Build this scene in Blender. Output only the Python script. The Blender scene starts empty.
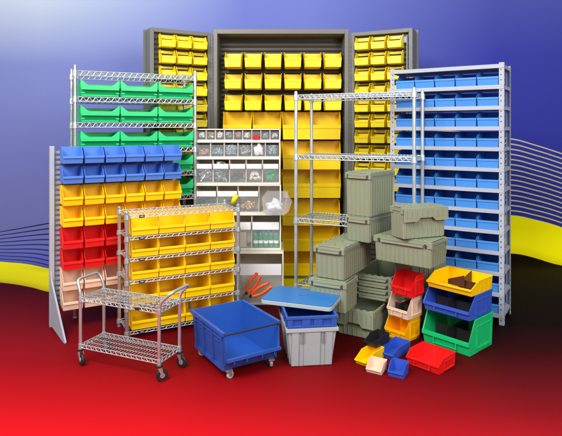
import bpy, bmesh, math, random
from mathutils import Vector, Matrix
random.seed(7)
S = bpy.context.scene
C = S.collection
R = math.radians
PI = math.pi

# ------------------------------------------------------------------ materials
def newmat(name):
    m = bpy.data.materials.new(name); m.use_nodes = True
    return m, m.node_tree, m.node_tree.nodes['Principled BSDF']

def plastic(name, col, rough=.34, var=.10, bump=.12, scale=14, spec=.45, sss=0):
    m, nt, p = newmat(name)
    tc = nt.nodes.new('ShaderNodeTexCoord')
    n = nt.nodes.new('ShaderNodeTexNoise'); n.inputs['Scale'].default_value = scale; n.inputs['Detail'].default_value = 5
    nt.links.new(tc.outputs['Object'], n.inputs['Vector'])
    oi = nt.nodes.new('ShaderNodeObjectInfo')
    hsv = nt.nodes.new('ShaderNodeHueSaturation'); hsv.inputs['Color'].default_value = (*col, 1)
    mr = nt.nodes.new('ShaderNodeMapRange'); mr.inputs['To Min'].default_value = 1-var; mr.inputs['To Max'].default_value = 1+var*.6
    ad = nt.nodes.new('ShaderNodeMath'); ad.operation = 'ADD'
    ml = nt.nodes.new('ShaderNodeMath'); ml.operation = 'MULTIPLY'; ml.inputs[1].default_value = .5
    nt.links.new(n.outputs['Fac'], ad.inputs[0]); nt.links.new(oi.outputs['Random'], ad.inputs[1])
    nt.links.new(ad.outputs[0], ml.inputs[0]); nt.links.new(ml.outputs[0], mr.inputs['Value'])
    nt.links.new(mr.outputs[0], hsv.inputs['Value'])
    sc = nt.nodes.new('ShaderNodeTexNoise'); sc.inputs['Scale'].default_value = 34; sc.inputs['Detail'].default_value = 9; sc.inputs['Distortion'].default_value = 1.5
    mp = nt.nodes.new('ShaderNodeMapping'); mp.inputs['Scale'].default_value = (1, 1, .35)
    nt.links.new(tc.outputs['Object'], mp.inputs[0]); nt.links.new(mp.outputs[0], sc.inputs['Vector'])
    sr_ = nt.nodes.new('ShaderNodeMapRange'); sr_.inputs['From Min'].default_value = .60; sr_.inputs['From Max'].default_value = .72; sr_.inputs['To Max'].default_value = .16
    nt.links.new(sc.outputs['Fac'], sr_.inputs['Value'])
    mx = nt.nodes.new('ShaderNodeMix'); mx.data_type = 'RGBA'; g_ = .55*sum(col)/3+.12
    mx.inputs[7].default_value = (col[0]*.55+g_*.4, col[1]*.55+g_*.4, col[2]*.55+g_*.4, 1)
    nt.links.new(sr_.outputs[0], mx.inputs[0]); nt.links.new(hsv.outputs[0], mx.inputs[6]); nt.links.new(mx.outputs[2], p.inputs['Base Color'])
    mr2 = nt.nodes.new('ShaderNodeMapRange'); mr2.inputs['To Min'].default_value = rough-.08; mr2.inputs['To Max'].default_value = rough+.12
    nt.links.new(n.outputs['Fac'], mr2.inputs['Value']); nt.links.new(mr2.outputs[0], p.inputs['Roughness'])
    n2 = nt.nodes.new('ShaderNodeTexNoise'); n2.inputs['Scale'].default_value = 240
    nt.links.new(tc.outputs['Object'], n2.inputs['Vector'])
    b = nt.nodes.new('ShaderNodeBump'); b.inputs['Strength'].default_value = bump; b.inputs['Distance'].default_value = .001
    nt.links.new(n2.outputs['Fac'], b.inputs['Height']); nt.links.new(b.outputs[0], p.inputs['Normal'])
    p.inputs['Specular IOR Level'].default_value = spec
    return m

def metal(name, col, rough=.3, metallic=1, scale=30, var=.15):
    m = plastic(name, col, rough, var, .1, scale)
    m.node_tree.nodes['Principled BSDF'].inputs['Metallic'].default_value = metallic
    return m

def clear(name, tint, a):
    m, nt, p = newmat(name)
    p.inputs['Base Color'].default_value = (*tint, 1); p.inputs['Roughness'].default_value = .08
    n = nt.nodes.new('ShaderNodeTexNoise'); n.inputs['Scale'].default_value = 20
    mr = nt.nodes.new('ShaderNodeMapRange'); mr.inputs['To Min'].default_value = a-.06; mr.inputs['To Max'].default_value = a+.10
    nt.links.new(n.outputs['Fac'], mr.inputs['Value']); nt.links.new(mr.outputs[0], p.inputs['Alpha'])
    return m

M = dict(
    yellow=plastic('yellow_plastic', (1.0, .77, .0), .34, .08),
    golden=plastic('golden_yellow_plastic', (1.0, .69, .0), .34, .08),
    amber=plastic('amber_yellow_plastic', (1.0, .63, .0), .34),
    yellow_small=plastic('warm_yellow_plastic', (1.0, .62, .0), .3),
    orange=plastic('orange_yellow_plastic', (1.0, .46, .0), .3),
    red=plastic('red_plastic', (.80, .012, .012), .3),
    ivory=plastic('ivory_plastic', (.88, .62, .46), .4),
    blue=plastic('cornflower_blue_plastic', (.075, .22, .70), .34),
    skyblue=plastic('sky_blue_plastic', (.060, .27, .74), .34),
    toteblue=plastic('deep_blue_plastic', (.018, .085, .38), .22),
    lidblue=plastic('bright_blue_plastic', (.012, .17, .50), .28),
    smallblue=plastic('royal_blue_plastic', (.035, .10, .52), .3),
    green=plastic('green_plastic', (.008, .56, .17), .33),
    black=plastic('black_plastic', (.018, .016, .017), .35),
    brown=plastic('brown_plastic', (.075, .022, .014), .4),
    olive=plastic('grey_green_plastic', (.25, .28, .185), .42, .12, .2, 10),
    greytote=plastic('light_grey_plastic', (.36, .41, .42), .42),
    beige=plastic('beige_plastic', (.80, .74, .62), .42),
    white=plastic('white_card', (.88, .88, .90), .5, .03),
    whitebag=plastic('white_plastic_film', (.85, .87, .9), .35, .05),
    card=plastic('cream_carton', (.55, .50, .34), .7),
    clear=clear('clear_styrene', (.72, .78, .84), .09),
    clear2=clear('smoky_clear_styrene', (.66, .66, .70), .16),
    chrome=metal('chrome_wire', (.60, .65, .68), .3, .8),
    silver=metal('silver_epoxy_wire', (.60, .68, .72), .34, .6),
    cartmetal=metal('cart_chrome', (.60, .70, .71), .32, .8),
    steel=plastic('blue_grey_painted_steel', (.40, .43, .50), .42, .08, .1, 25),
    cabinet=plastic('dark_grey_painted_steel', (.165, .165, .15), .42, .12, .15, 20),
    cabdark=plastic('charcoal_painted_steel', (.058, .050, .042), .45, .15),
    panel=plastic('grey_powder_coated_steel', (.36, .40, .46), .45, .1),
    rubber=plastic('black_rubber', (.012, .012, .012), .5),
    orangegrip=plastic('orange_grip', (.85, .10, .02), .35),
    screw=metal('zinc_screws', (.52, .54, .55), .3, .8, 60, .4),
    bluescrew=metal('blue_zinc_screws', (.42, .56, .62), .3, .6, 60, .4),
    brass=metal('brass_fittings', (.62, .40, .18), .35, .7, 60, .4),
    darkpile=plastic('dark_fittings', (.05, .06, .05), .5, .4),
    bottle=plastic('green_bottle_plastic', (.01, .33, .10), .25),
)

# ------------------------------------------------------------------ helpers
def tag(o, label=None, cat=None, group=None, kind=None):
    if label: o['label'] = label
    if cat: o['category'] = cat
    if group: o['group'] = group
    if kind: o['kind'] = kind
    return o

def thing(name, label, cat, loc, rz=0, group=None):
    o = bpy.data.objects.new(name, None); C.objects.link(o)
    o.empty_display_size = .05
    o.location = loc; o.rotation_euler = (0, 0, rz)
    return tag(o, label, cat, group)

def copy_tree(o, parent=None):
    c = o.copy(); C.objects.link(c)
    if parent: c.parent = parent
    for ch in list(o.children): copy_tree(ch, c)
    return c

class MB:
    def __init__(s): s.v = []; s.f = []; s.sm = []
    def add(s, vs, fs, smooth=False, mat=None):
        n = len(s.v)
        s.v += [tuple(mat @ Vector(v)) if mat else tuple(v) for v in vs]
        s.f += [tuple(n+i for i in f) for f in fs]; s.sm += [smooth]*len(fs)
        return s
    def box(s, x0, x1, y0, y1, z0, z1, mat=None):
        v = [(x0,y0,z0),(x1,y0,z0),(x1,y1,z0),(x0,y1,z0),(x0,y0,z1),(x1,y0,z1),(x1,y1,z1),(x0,y1,z1)]
        return s.add(v, [(0,3,2,1),(4,5,6,7),(0,1,5,4),(1,2,6,5),(2,3,7,6),(3,0,4,7)], False, mat)
    def frustum(s, b, t, z0, z1, mat=None):     # b,t = (x0,x1,y0,y1)
        v = [(b[0],b[2],z0),(b[1],b[2],z0),(b[1],b[3],z0),(b[0],b[3],z0),(t[0],t[2],z1),(t[1],t[2],z1),(t[1],t[3],z1),(t[0],t[3],z1)]
        return s.add(v, [(0,3,2,1),(4,5,6,7),(0,1,5,4),(1,2,6,5),(2,3,7,6),(3,0,4,7)], False, mat)
    def cyl(s, a, b, r, n=8, r2=None, caps=True, mat=None):
        a = Vector(a); b = Vector(b); r2 = r if r2 is None else r2
        d = (b-a).normalized(); u = d.orthogonal().normalized(); w = d.cross(u)
        vs = []
        for p, q in ((a, r), (b, r2)):
            for i in range(n):
                t = 2*PI*i/n; vs.append(p+u*(q*math.cos(t))+w*(q*math.sin(t)))
        fs = [(i, (i+1) % n, n+(i+1) % n, n+i) for i in range(n)]
        s.add(vs, fs, True, mat)
        if caps: s.add(vs, [tuple(range(n-1, -1, -1)), tuple(range(n, 2*n))], False, mat)
        return s
    def tube(s, pts, r, n=8, mat=None):
        pts = [Vector(p) for p in pts]; vs = []; up = None
        for i, p in enumerate(pts):
            d = (pts[min(i+1, len(pts)-1)]-pts[max(i-1, 0)]).normalized()
            if up is None: up = d.orthogonal().normalized()
            up = (up-d*up.dot(d)).normalized(); w = d.cross(up)
            for k in range(n):
                t = 2*PI*k/n; vs.append(p+up*(r*math.cos(t))+w*(r*math.sin(t)))
        fs = []
        for i in range(len(pts)-1):
            for k in range(n):
                fs.append((i*n+k, i*n+(k+1) % n, (i+1)*n+(k+1) % n, (i+1)*n+k))
        s.add(vs, fs, True, mat)
        s.add(vs, [tuple(range(n-1, -1, -1)), tuple(range((len(pts)-1)*n, len(pts)*n))], False, mat)
        return s
    def prism(s, poly, x0, x1, axis='x', mat=None):   # polygon in the other two axes
        def P(a, b, x): return (x, a, b) if axis == 'x' else ((a, x, b) if axis == 'y' else (a, b, x))
        n = len(poly); vs = [P(a, b, x0) for a, b in poly]+[P(a, b, x1) for a, b in poly]
        fs = [tuple(range(n-1, -1, -1)), tuple(range(n, 2*n))]+[(i, (i+1) % n, n+(i+1) % n, n+i) for i in range(n)]
        return s.add(vs, fs, False, mat)
    def mesh(s, name, mat, bevel=0, seg=1):
        me = bpy.data.meshes.new(name); me.from_pydata(s.v, [], s.f)
        me.polygons.foreach_set('use_smooth', s.sm)
        bm = bmesh.new(); bm.from_mesh(me)
        if bevel:
            bmesh.ops.remove_doubles(bm, verts=bm.verts, dist=1e-5)
        bmesh.ops.recalc_face_normals(bm, faces=bm.faces)
        if bevel:
            es = [e for e in bm.edges if len(e.link_faces) == 2 and e.calc_face_angle(0) > .6]
            bmesh.ops.bevel(bm, geom=es, offset=bevel, segments=seg, affect='EDGES', clamp_overlap=True)
        bm.to_mesh(me); bm.free()
        me.materials.append(M[mat] if isinstance(mat, str) else mat)
        return me
    def build(s, name, mat, parent=None, bevel=0, seg=1, loc=None):
        o = bpy.data.objects.new(name, s.mesh(name, mat, bevel, seg)); C.objects.link(o)
        if parent: o.parent = parent
        if loc: o.location = loc
        return o

ORD = ['first', 'second', 'third', 'fourth', 'fifth', 'sixth', 'seventh', 'eighth', 'ninth', 'tenth', 'eleventh', 'twelfth']

def place(root, corner, rz, cx, cy, z):     # put local point (cx,cy) of the thing at the world corner
    c, s_ = math.cos(rz), math.sin(rz)
    root.location = (corner[0]-(c*cx-s_*cy), corner[1]-(s_*cx+c*cy), z)
    root.rotation_euler = (0, 0, rz)

# ---- hopper fronted bin: front at y=0, back at y=d, base z=0, x centred
def bin_mb(w, h, d, fh, cut=.45, taper=.1, lean=.06, t=.004, lip=True, ribs=True, front_out=0, hb=None):
    m = MB(); hw = w/2
    def X(z, o): return (hw*(1-taper*(1-z/h))-o)
    hb = hb or h
    prof = [(d, 0), (d, hb), (d*cut, h), (-front_out, fh), (d*lean, 0)]
    def inset(p, o):
        y, z = p
        if y >= d*.99: y = d-o
        z2 = o if z == 0 else z
        if p == prof[3]: y += o
        if p == prof[4]: y += o
        return (y, z2)
    vs = []
    for sgn in (-1, 1):
        for p in prof: vs.append((sgn*X(p[1], 0), p[0], p[1]))
    for sgn in (-1, 1):
        for p in prof:
            q = inset(p, t); vs.append((sgn*X(p[1], t), q[0], q[1]))
    A = 0; B = 5; a = 10; b = 15
    fs = [(A,A+1,A+2,A+3,A+4), (B+4,B+3,B+2,B+1,B), (A,B,B+1,A+1), (A,A+4,B+4,B), (A+4,A+3,B+3,B+4),
          (a,a+1,a+2,a+3,a+4), (b+4,b+3,b+2,b+1,b), (a,b,b+1,a+1), (a,a+4,b+4,b), (a+4,a+3,b+3,b+4),
          (A+1,A+2,a+2,a+1), (A+2,A+3,a+3,a+2), (B+1,b+1,b+2,B+2), (B+2,b+2,b+3,B+3), (A+1,a+1,b+1,B+1), (A+3,B+3,b+3,a+3)]
    m.add(vs, fs)
    if lip:
        e = t*1.1; x = X(fh, 0)+.0005
        m.box(-x, x, -front_out-e, -front_out+t*.8, fh-.12*h, fh+.002)
        m.box(-X(hb, 0)-.001, X(hb, 0)+.001, d-t*1.2, d+.001, hb-.07*h, hb+.002)
        for sg in ((-1, 1) if hb == h else ()):
            x1 = X(h, 0); m.box(min(sg*(x1-t), sg*(x1+.002)), max(sg*(x1-t), sg*(x1+.002)), d*cut, d, h-.05*h, h+.0025)
    if ribs:
        for sg in (-1, 1):
            for yy in (.42, .62, .82):
                x1 = X(h*.5, 0); x0b = X(0, 0); x0t = X(h*.9, 0)
                ya, yb = d*yy-.0025, d*yy+.0025; k = .0022
                lo = min(sg*(x0b-.001), sg*(x0b+k)); hi = max(sg*(x0b-.001), sg*(x0b+k))
                lo2 = min(sg*(x0t-.001), sg*(x0t+k)); hi2 = max(sg*(x0t-.001), sg*(x0t+k))
                zt = h*.9 if yy > cut+.1 else h*.62
                fr = zt/(h*.9)
                m.frustum((lo, hi, ya, yb), (lo+(lo2-lo)*fr, hi+(hi2-hi)*fr, ya, yb), .004, zt)
    return m

# ---- wire shelf deck (front y=0 .. d, x 0..w), top at z=0
def wire_deck(w, d, drop=.026, r=.0028, pitch=.026, zig=.022, n=5, lon=3):
    m = MB()
    for yy in (0, d):
        m.cyl((0, yy, 0), (w, yy, 0), r*1.25, n); m.cyl((0, yy, -drop), (w, yy, -drop), r*1.25, n)
        k = int(w/zig); pts = [(w*i/k, yy, (-drop if i % 2 else 0)) for i in range(k+1)]
        for i in range(k): m.cyl(pts[i], pts[i+1], r*.85, 4, caps=False)
    for xx in (0, w):
        m.cyl((xx, 0, 0), (xx, d, 0), r*1.25, n); m.cyl((xx, 0, -drop), (xx, d, -drop), r*1.25, n)
        k = max(4, int(d/zig)); pts = [(xx, d*i/k, (-drop if i % 2 else 0)) for i in range(k+1)]
        for i in range(k): m.cyl(pts[i], pts[i+1], r*.85, 4, caps=False)
    k = int(w/pitch)
    for i in range(1, k): m.cyl((w*i/k, 0, r*.5), (w*i/k, d, r*.5), r*.75, 4, caps=False)
    for j in range(1, lon+1): m.cyl((0, d*j/(lon+1), -r*1.2), (w, d*j/(lon+1), -r*1.2), r*1.1, 4, caps=False)
    return m

def post_mb(h, r, step=.05, foot=True):
    m = MB(); m.cyl((0, 0, .012), (0, 0, h), r, 12)
    z = .06
    while z < h-.02:
        m.cyl((0, 0, z), (0, 0, z+.003), r*1.06, 12); z += step
    if foot: m.cyl((0, 0, 0), (0, 0, .022), r*.7, 10); m.cyl((0, 0, 0), (0, 0, .006), r*1.2, 12)
    m.cyl((0, 0, h-.002), (0, 0, h+.006), r*1.08, 12, r2=r*.6)
    return m

def collar_mb(r, hh): 
    m = MB(); m.cyl((0, 0, -hh), (0, 0, .004), r*1.6, 12, r2=r*1.35); return m

def wire_rack(name, label, corner, rz, w, d, levels, top, r, mat, group=None, tags=None, drop=.026, wr=.0028, bands=None):
    t = thing(name, label, 'wire shelving', (0, 0, 0), 0, group)
    place(t, corner, rz, 0, 0, 0)
    pm = post_mb(top, r).mesh('post', mat)
    for x in (0, w):
        for y in (0, d):
            o = bpy.data.objects.new('post', pm); C.objects.link(o); o.parent = t; o.location = (x, y, 0)
    dm = wire_deck(w-2*r, d, drop, wr).mesh('shelf', mat); cm = collar_mb(r, drop+.008).mesh('collar', bands or mat)
    for i, z in enumerate(levels):
        o = bpy.data.objects.new('shelf', dm); C.objects.link(o); o.parent = t; o.location = (r, 0, z)
        for x in (0, w):
            for y in (0, d):
                q = bpy.data.objects.new('collar', cm); C.objects.link(q); q.parent = o; q.location = (x-r, y, 0)
        if tags is not None:
            q = MB().box(tags-.018, tags+.018, -.009, -.004, -drop*.5-.011, -drop*.5+.010).build('name_tag', 'black', o, .001)
            q2 = MB().box(tags-.011, tags+.011, -.0105, -.0095, -drop*.5-.003, -drop*.5+.004).build('tag_print', 'steel', o)
    return t

def bin_copies(proto_mesh, name, parentless_spots, cat='bin', group=None):
    out = []
    rj = random.Random(len(parentless_spots)*7+len(name))
    for (x, y, z, rz, label) in parentless_spots:
        rz += rj.uniform(-.012, .012); k_ = rj.uniform(-.0035, .0025); x += -math.sin(rz)*k_; y += math.cos(rz)*k_
        o = bpy.data.objects.new(name, proto_mesh); C.objects.link(o)
        o.location = (x, y, z); o.rotation_euler = (0, 0, rz)
        tag(o, label, cat, group); out.append(o)
    return out

def w2(corner, rz, x, y):
    c, s_ = math.cos(rz), math.sin(rz)
    return corner[0]+c*x-s_*y, corner[1]+s_*x+c*y

# ------------------------------------------------------------------ printed studio sweep
def design_material():
    m, nt, p = newmat('printed_backdrop_paper')
    N = nt.nodes; L = nt.links
    uv = N.new('ShaderNodeUVMap'); uv.uv_map = 'design'
    sp = N.new('ShaderNodeSeparateXYZ'); L.new(uv.outputs[0], sp.inputs[0])
    U, V = sp.outputs[0], sp.outputs[1]       # U=(x+4)/8 , V=run length/9
    def val(x): 
        return x
    def math_(op, a, b=None, clamp=False):
        n = N.new('ShaderNodeMath'); n.operation = op; n.use_clamp = clamp
        for i, q in enumerate((a, b)):
            if q is None: continue
            if isinstance(q, (int, float)): n.inputs[i].default_value = q
            else: L.new(q, n.inputs[i])
        return n.outputs[0]
    def curve(pts):
        n = N.new('ShaderNodeFloatCurve'); c = n.mapping.curves[0]
        P = [((x+4)/8, s/9) for x, s in pts]
        c.points[0].location = P[0]; c.points[1].location = P[-1]
        for q in P[1:-1]: c.points.new(*q)
        n.mapping.update(); L.new(U, n.inputs['Value']); return n.outputs[0]
    YT = curve([(-4,5.62),(-2.862,5.499),(-2.583,5.456),(-2.335,5.357),(-1.2,4.9),(.5,5.2),(1.6,5.95),(2.484,6.028),(2.732,5.982),(2.968,5.917),(4,5.5)])
    YB = curve([(-4,5.2),(-2.525,4.85),(-2.238,4.726),(-1.996,4.58),(-1.2,4.35),(.5,4.7),(1.6,5.52),(2.437,5.617),(2.658,5.559),(2.84,5.456),(4,4.95)])
    TL = curve([(-4,5.7),(-2.967,5.864),(-2.484,5.95),(-1.2,6.2),(.8,6.9),(2.484,6.853),(2.732,6.788),(2.968,6.713),(4,6.35)])
    def ramp(fac, stops):
        n = N.new('ShaderNodeValToRGB'); e = n.color_ramp.elements
        e[0].position = stops[0][0]; e[0].color = (*stops[0][1], 1)
        e[1].position = stops[-1][0]; e[1].color = (*stops[-1][1], 1)
        for q, col in stops[1:-1]:
            k = e.new(q); k.color = (*col, 1)
        L.new(fac, n.inputs[0]); return n.outputs[0]
    def mix(f, a, b):
        n = N.new('ShaderNodeMix'); n.data_type = 'RGBA'
        L.new(f, n.inputs[0]); 
        for i, q in ((6, a), (7, b)):
            if isinstance(q, tuple): n.inputs[i].default_value = (*q, 1)
            else: L.new(q, n.inputs[i])
        return n.outputs[2]
    wallv = math_('MULTIPLY', V, 9)
    X = math_('SUBTRACT', math_('MULTIPLY', U, 8), 4)
    # blue field: left column and right column, blended across
    left = ramp(V, [(.60, (.08,.09,.37)), (.66, (.15,.165,.47)), (.74, (.17,.195,.53)), (.85, (.215,.26,.59)), (.925, (.52,.62,.78))])
    mid = ramp(V, [(.60, (.06,.065,.30)), (.75, (.115,.14,.46)), (.93, (.175,.215,.60))])
    right = ramp(V, [(.62, (.025,.032,.24)), (.75, (.034,.042,.34)), (.86, (.045,.055,.38)), (.93, (.08,.095,.42))])
    f1 = math_('DIVIDE', math_('ADD', X, 2.6), 2.2, True)
    f2 = math_('DIVIDE', math_('SUBTRACT', X, .3), 2.0, True)
    blue = mix(f2, mix(f1, left, mid), right)
    # fanned lines between TL and YT
    q = math_('DIVIDE', math_('SUBTRACT', wallv, math_('MULTIPLY', YT, 9)), math_('MULTIPLY', math_('SUBTRACT', TL, YT), 9))
    side = math_('GREATER_THAN', X, 0)
    cnt = math_('ADD', math_('MULTIPLY', side, 6), 9)
    fr = math_('FRACT', math_('ADD', math_('MULTIPLY', q, cnt), .14))
    line = math_('LESS_THAN', fr, .25)
    inr = math_('MULTIPLY', math_('GREATER_THAN', q, 0), math_('LESS_THAN', q, 1.02))
    line = math_('MULTIPLY', line, inr)
    lcol = mix(side, (.018,.02,.10), (.62,.56,.34))
    blue = mix(line, blue, lcol)
    # red field
    rf = math_('SUBTRACT', wallv, math_('MULTIPLY', math_('ADD', X, 2.0), -.02))
    redL = ramp(math_('DIVIDE', wallv, 6), [(.41, (.56,.004,.008)), (.46, (.40,.003,.006)), (.53, (.24,.002,.005)), (.62, (.16,.003,.005)), (.78, (.055,.001,.002))])
    redR = ramp(math_('DIVIDE', wallv, 6), [(.40, (.30,.006,.010)), (.44, (.18,.004,.007)), (.49, (.10,.003,.005)), (.56, (.03,.001,.0015)), (.64, (.004,.0005,.0005))])
    redM = ramp(math_('DIVIDE', wallv, 6), [(.41, (.50,.004,.008)), (.46, (.34,.003,.006)), (.53, (.20,.002,.004)), (.62, (.085,.001,.003)), (.8, (.02,.001,.001))])
    f3 = math_('DIVIDE', math_('ADD', X, .6), 1.9, True)
    f3a = math_('DIVIDE', math_('ADD', X, 1.7), 1.1, True)
    red = mix(f3, mix(f3a, redL, redM), redR)
    # yellow band
    qb = math_('DIVIDE', math_('SUBTRACT', wallv, math_('MULTIPLY', YB, 9)), math_('MULTIPLY', math_('SUBTRACT', YT, YB), 9))
    yel = mix(side, ramp(qb, [(0, (.50,.42,.0)), (.25, (.80,.70,.0)), (.7, (.95,.86,.0)), (1, (.80,.72,.01))]), ramp(qb, [(0, (.80,.68,.0)), (.3, (1,.90,.0)), (1, (1,.92,.0))]))
    above_b = math_('GREATER_THAN', wallv, math_('MULTIPLY', YB, 9))
    above_t = math_('GREATER_THAN', wallv, math_('MULTIPLY', YT, 9))
    col = mix(above_t, mix(above_b, red, yel), blue)
    L.new(col, p.inputs['Base Color'])
    p.inputs['Specular IOR Level'].default_value = .06
    nz = N.new('ShaderNodeTexNoise'); nz.inputs['Scale'].default_value = 60
    tc = N.new('ShaderNodeTexCoord'); L.new(tc.outputs['Object'], nz.inputs['Vector'])
    mr = N.new('ShaderNodeMapRange'); mr.inputs['To Min'].default_value = .55; mr.inputs['To Max'].default_value = .7
    L.new(nz.outputs['Fac'], mr.inputs['Value']); L.new(mr.outputs[0], p.inputs['Roughness'])
    return m

Y0, RR = 5.35, .35
def sweep(name, prof, mat):
    me = bpy.data.meshes.new(name); vs = []; uvs = []; xs = [-5+.5*i for i in range(21)]
    for (y, z, s_) in prof:
        for x in xs: vs.append((x, y, z)); uvs.append(((x+4)/8, s_/9))
    n = len(xs); fs = [(j*n+i, j*n+i+1, (j+1)*n+i+1, (j+1)*n+i) for j in range(len(prof)-1) for i in range(n-1)]
    me.from_pydata(vs, [], fs); ul = me.uv_layers.new(name='design')
    for lp in me.loops: ul.data[lp.index].uv = uvs[lp.vertex_index]
    me.polygons.foreach_set('use_smooth', [True]*len(fs)); me.materials.append(mat)
    o = bpy.data.objects.new(name, me); C.objects.link(o); o['kind'] = 'structure'; return o
DM = design_material()
sweep('floor', [(y, 0, y) for y in (.9, 1.5, 2.2, 3, 4, 5, Y0)], DM)
prof = [(Y0+RR*math.sin(a), RR-RR*math.cos(a), Y0+RR*a) for a in [PI/2*i/14 for i in range(15)]]
prof += [(Y0+RR, z, Y0+RR*PI/2+z-RR) for z in (.8, 1.5, 2.2, 3, 3.8)]
sweep('backdrop', prof, DM)

# ------------------------------------------------------------------ bin cabinet
CY = 5.0
def PXX(px, Y): return (px-281)/530*Y
def PZ(py, Y): return 1.4-(py-130)/530*Y
cab = thing('bin_cabinet', 'tall dark grey steel cabinet standing open with rows of yellow bins', 'cabinet', (0, CY, 0))
xl, xr, ct = PXX(213, CY), PXX(349, CY), 2.352
m = MB(); 
m.box(xl, xl+.04, 0, .34, 0, ct); m.box(xr-.04, xr, 0, .34, 0, ct)
m.box(xl+.04, xr-.04, 0, .34, ct-.045, ct); m.box(xl+.04, xr-.04, 0, .34, 0, .03)
m.build('cabinet_body', 'cabinet', cab, .003)
m = MB(); m.box(xl+.041, xr-.041, .235, .25, .031, ct-.046)
z = .05
while z < ct-.08:
    m.prism([(.235, z), (.22, z+.02), (.227, z+.02), (.235, z+.012)], xl+.05, xr-.05); z += .045
m.build('louvered_back_panel', 'cabdark', cab)
for xx in (xl-.009, xr+.009):       # piano hinges
    h = MB(); h.cyl((xx, -.010, .04), (xx, -.010, ct-.05), .009, 10)
    z = .05
    while z < ct-.07:
        h.cyl((xx, -.010, z), (xx, -.010, z+.018), .0112, 10); z += .036
    h.build('hinge', 'cabinet', cab)
# doors (box shells) : local x runs from the hinge outwards, y forward is negative
def door(sign, ang, W, dep=.17, H_=2.315, z0=.06):
    d = bpy.data.objects.new('door', None); C.objects.link(d); d.parent = cab
    d.location = ((xl-.016) if sign < 0 else (xr+.016), -.01, z0); d.rotation_euler = (0, 0, ang)
    s_ = sign
    def bx(mm, a, b, *r): mm.box(min(s_*a, s_*b), max(s_*a, s_*b), *r)
    m = MB(); f = .035
    bx(m, 0, f, 0, dep, 0, H_-z0); bx(m, W-f, W, 0, dep, 0, H_-z0)
    bx(m, f, W-f, 0, dep, H_-z0-f, H_-z0); bx(m, f, W-f, 0, dep, 0, f)
    bx(m, 0, W+.02, dep+.001, dep+.012, -.01, H_-z0+.01)
    m.build('door_shell', 'cabinet', d, .003)
    m = MB(); bx(m, f+.001, W-f-.001, .05, .06, f+.001, H_-z0-f-.001)
    z = .08
    while z < H_-z0-.08:
        aa, bb = sorted((s_*(f+.01), s_*(W-f-.01)))
        m.prism([(.05, z), (.036, z+.02), (.042, z+.02), (.05, z+.012)], aa, bb); z += .045
    m.build('louvered_panel', 'cabdark', d)
    return d
AL, AR = R(27), R(-25)
WL, WR = .575, .575
dl = door(-1, AL, WL); dr = door(1, AR, WR)
# right door latch rod and box
m = MB(); m.cyl((WR-.055, .03, .1), (WR-.055, .03, 2.2), .006, 8); m.box(WR-.12, WR-.06, .02, .048, 2.13, 2.185); m.build('lock_rod', 'steel', dr, .002)

sm = bin_mb(.163, .150, .205, .082, cut=.5, taper=.10, lean=0).mesh('bin', 'yellow', .0012)
spots = []
rows_small = [67, 88.5, 110]
for r, yb in enumerate(rows_small):
    for c_ in range(6):
        x = PXX(222.7+20.1*(c_+.5), CY-.0)
        spots.append((x, CY-.004, PZ(yb, CY), 0, f'small yellow bin, {ORD[c_]} from the left in the {["top","second","third"][r]} row in the cabinet'))
bin_copies(sm, 'storage_bin', spots, group='small yellow bins in the middle of the cabinet')
lm = bin_mb(.276, .262, .205, .135, cut=.45, taper=.07, lean=0, t=.006).mesh('bin', 'golden', .0016)
lo = bin_mb(.276, .262, .205, .135, cut=.45, taper=.07, lean=0, t=.006).mesh('bin', 'golden', .0016)
spots = []
for r, yb in enumerate([139.5, 169.5, 198]):
    for c_ in range(4):
        spots.append((PXX(222.3+29.8*(c_+.5), CY), CY-.006, PZ(yb, CY), 0, f'deep yellow bin, {ORD[c_]} from the left in the {["fourth","fifth","sixth"][r]} row in the cabinet'))
bin_copies(lm, 'storage_bin', spots, group='deep yellow bins in the middle of the cabinet')
wm = bin_mb(.555, .225, .205, .115, cut=.45, taper=.03, lean=0, t=.006).mesh('bin', 'golden', .0016)
spots = []
for r, yb in enumerate([225.5, 251, 275.5]):
    for c_ in range(2):
        spots.append((PXX(222+59.4*(c_+.5), CY), CY-.01, PZ(yb, CY), 0, f'extra wide yellow bin, {["left","right"][c_]} one in the {["third lowest","second lowest","lowest"][r]} row of the cabinet'))
bin_copies(wm, 'storage_bin', spots, group='extra wide yellow bins low in the cabinet')
dmh = bin_mb(.134, .118, .115, .058, cut=.45, taper=.08, lean=0).mesh('bin', 'yellow', .0012)
def door_bins(sign, W, ang, n, word, pz, px0, pitch):
    sp = []
    base = (cab.location.x+((xl-.016) if sign < 0 else (xr+.016)), CY-.01)
    for r in range(n):
        for c_ in range(3):
            lx = sign*(px0+pitch*c_)
            x, y = w2(base, ang, lx, -.065)
            k = 2-c_ if sign < 0 else c_
            sp.append((x, y, pz-.1435*r, ang, f'small yellow bin, {ORD[k]} from the left in the {ORD[r]} row on the {word} cabinet door'))
    bin_copies(dmh, 'storage_bin', sp, group=f'small yellow bins on the {word} cabinet door')
door_bins(-1, WL, AL, 9, 'left', 2.145, .125, .148)
door_bins(1, WR, AR, 10, 'right', 2.142, .120, .152)

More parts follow.
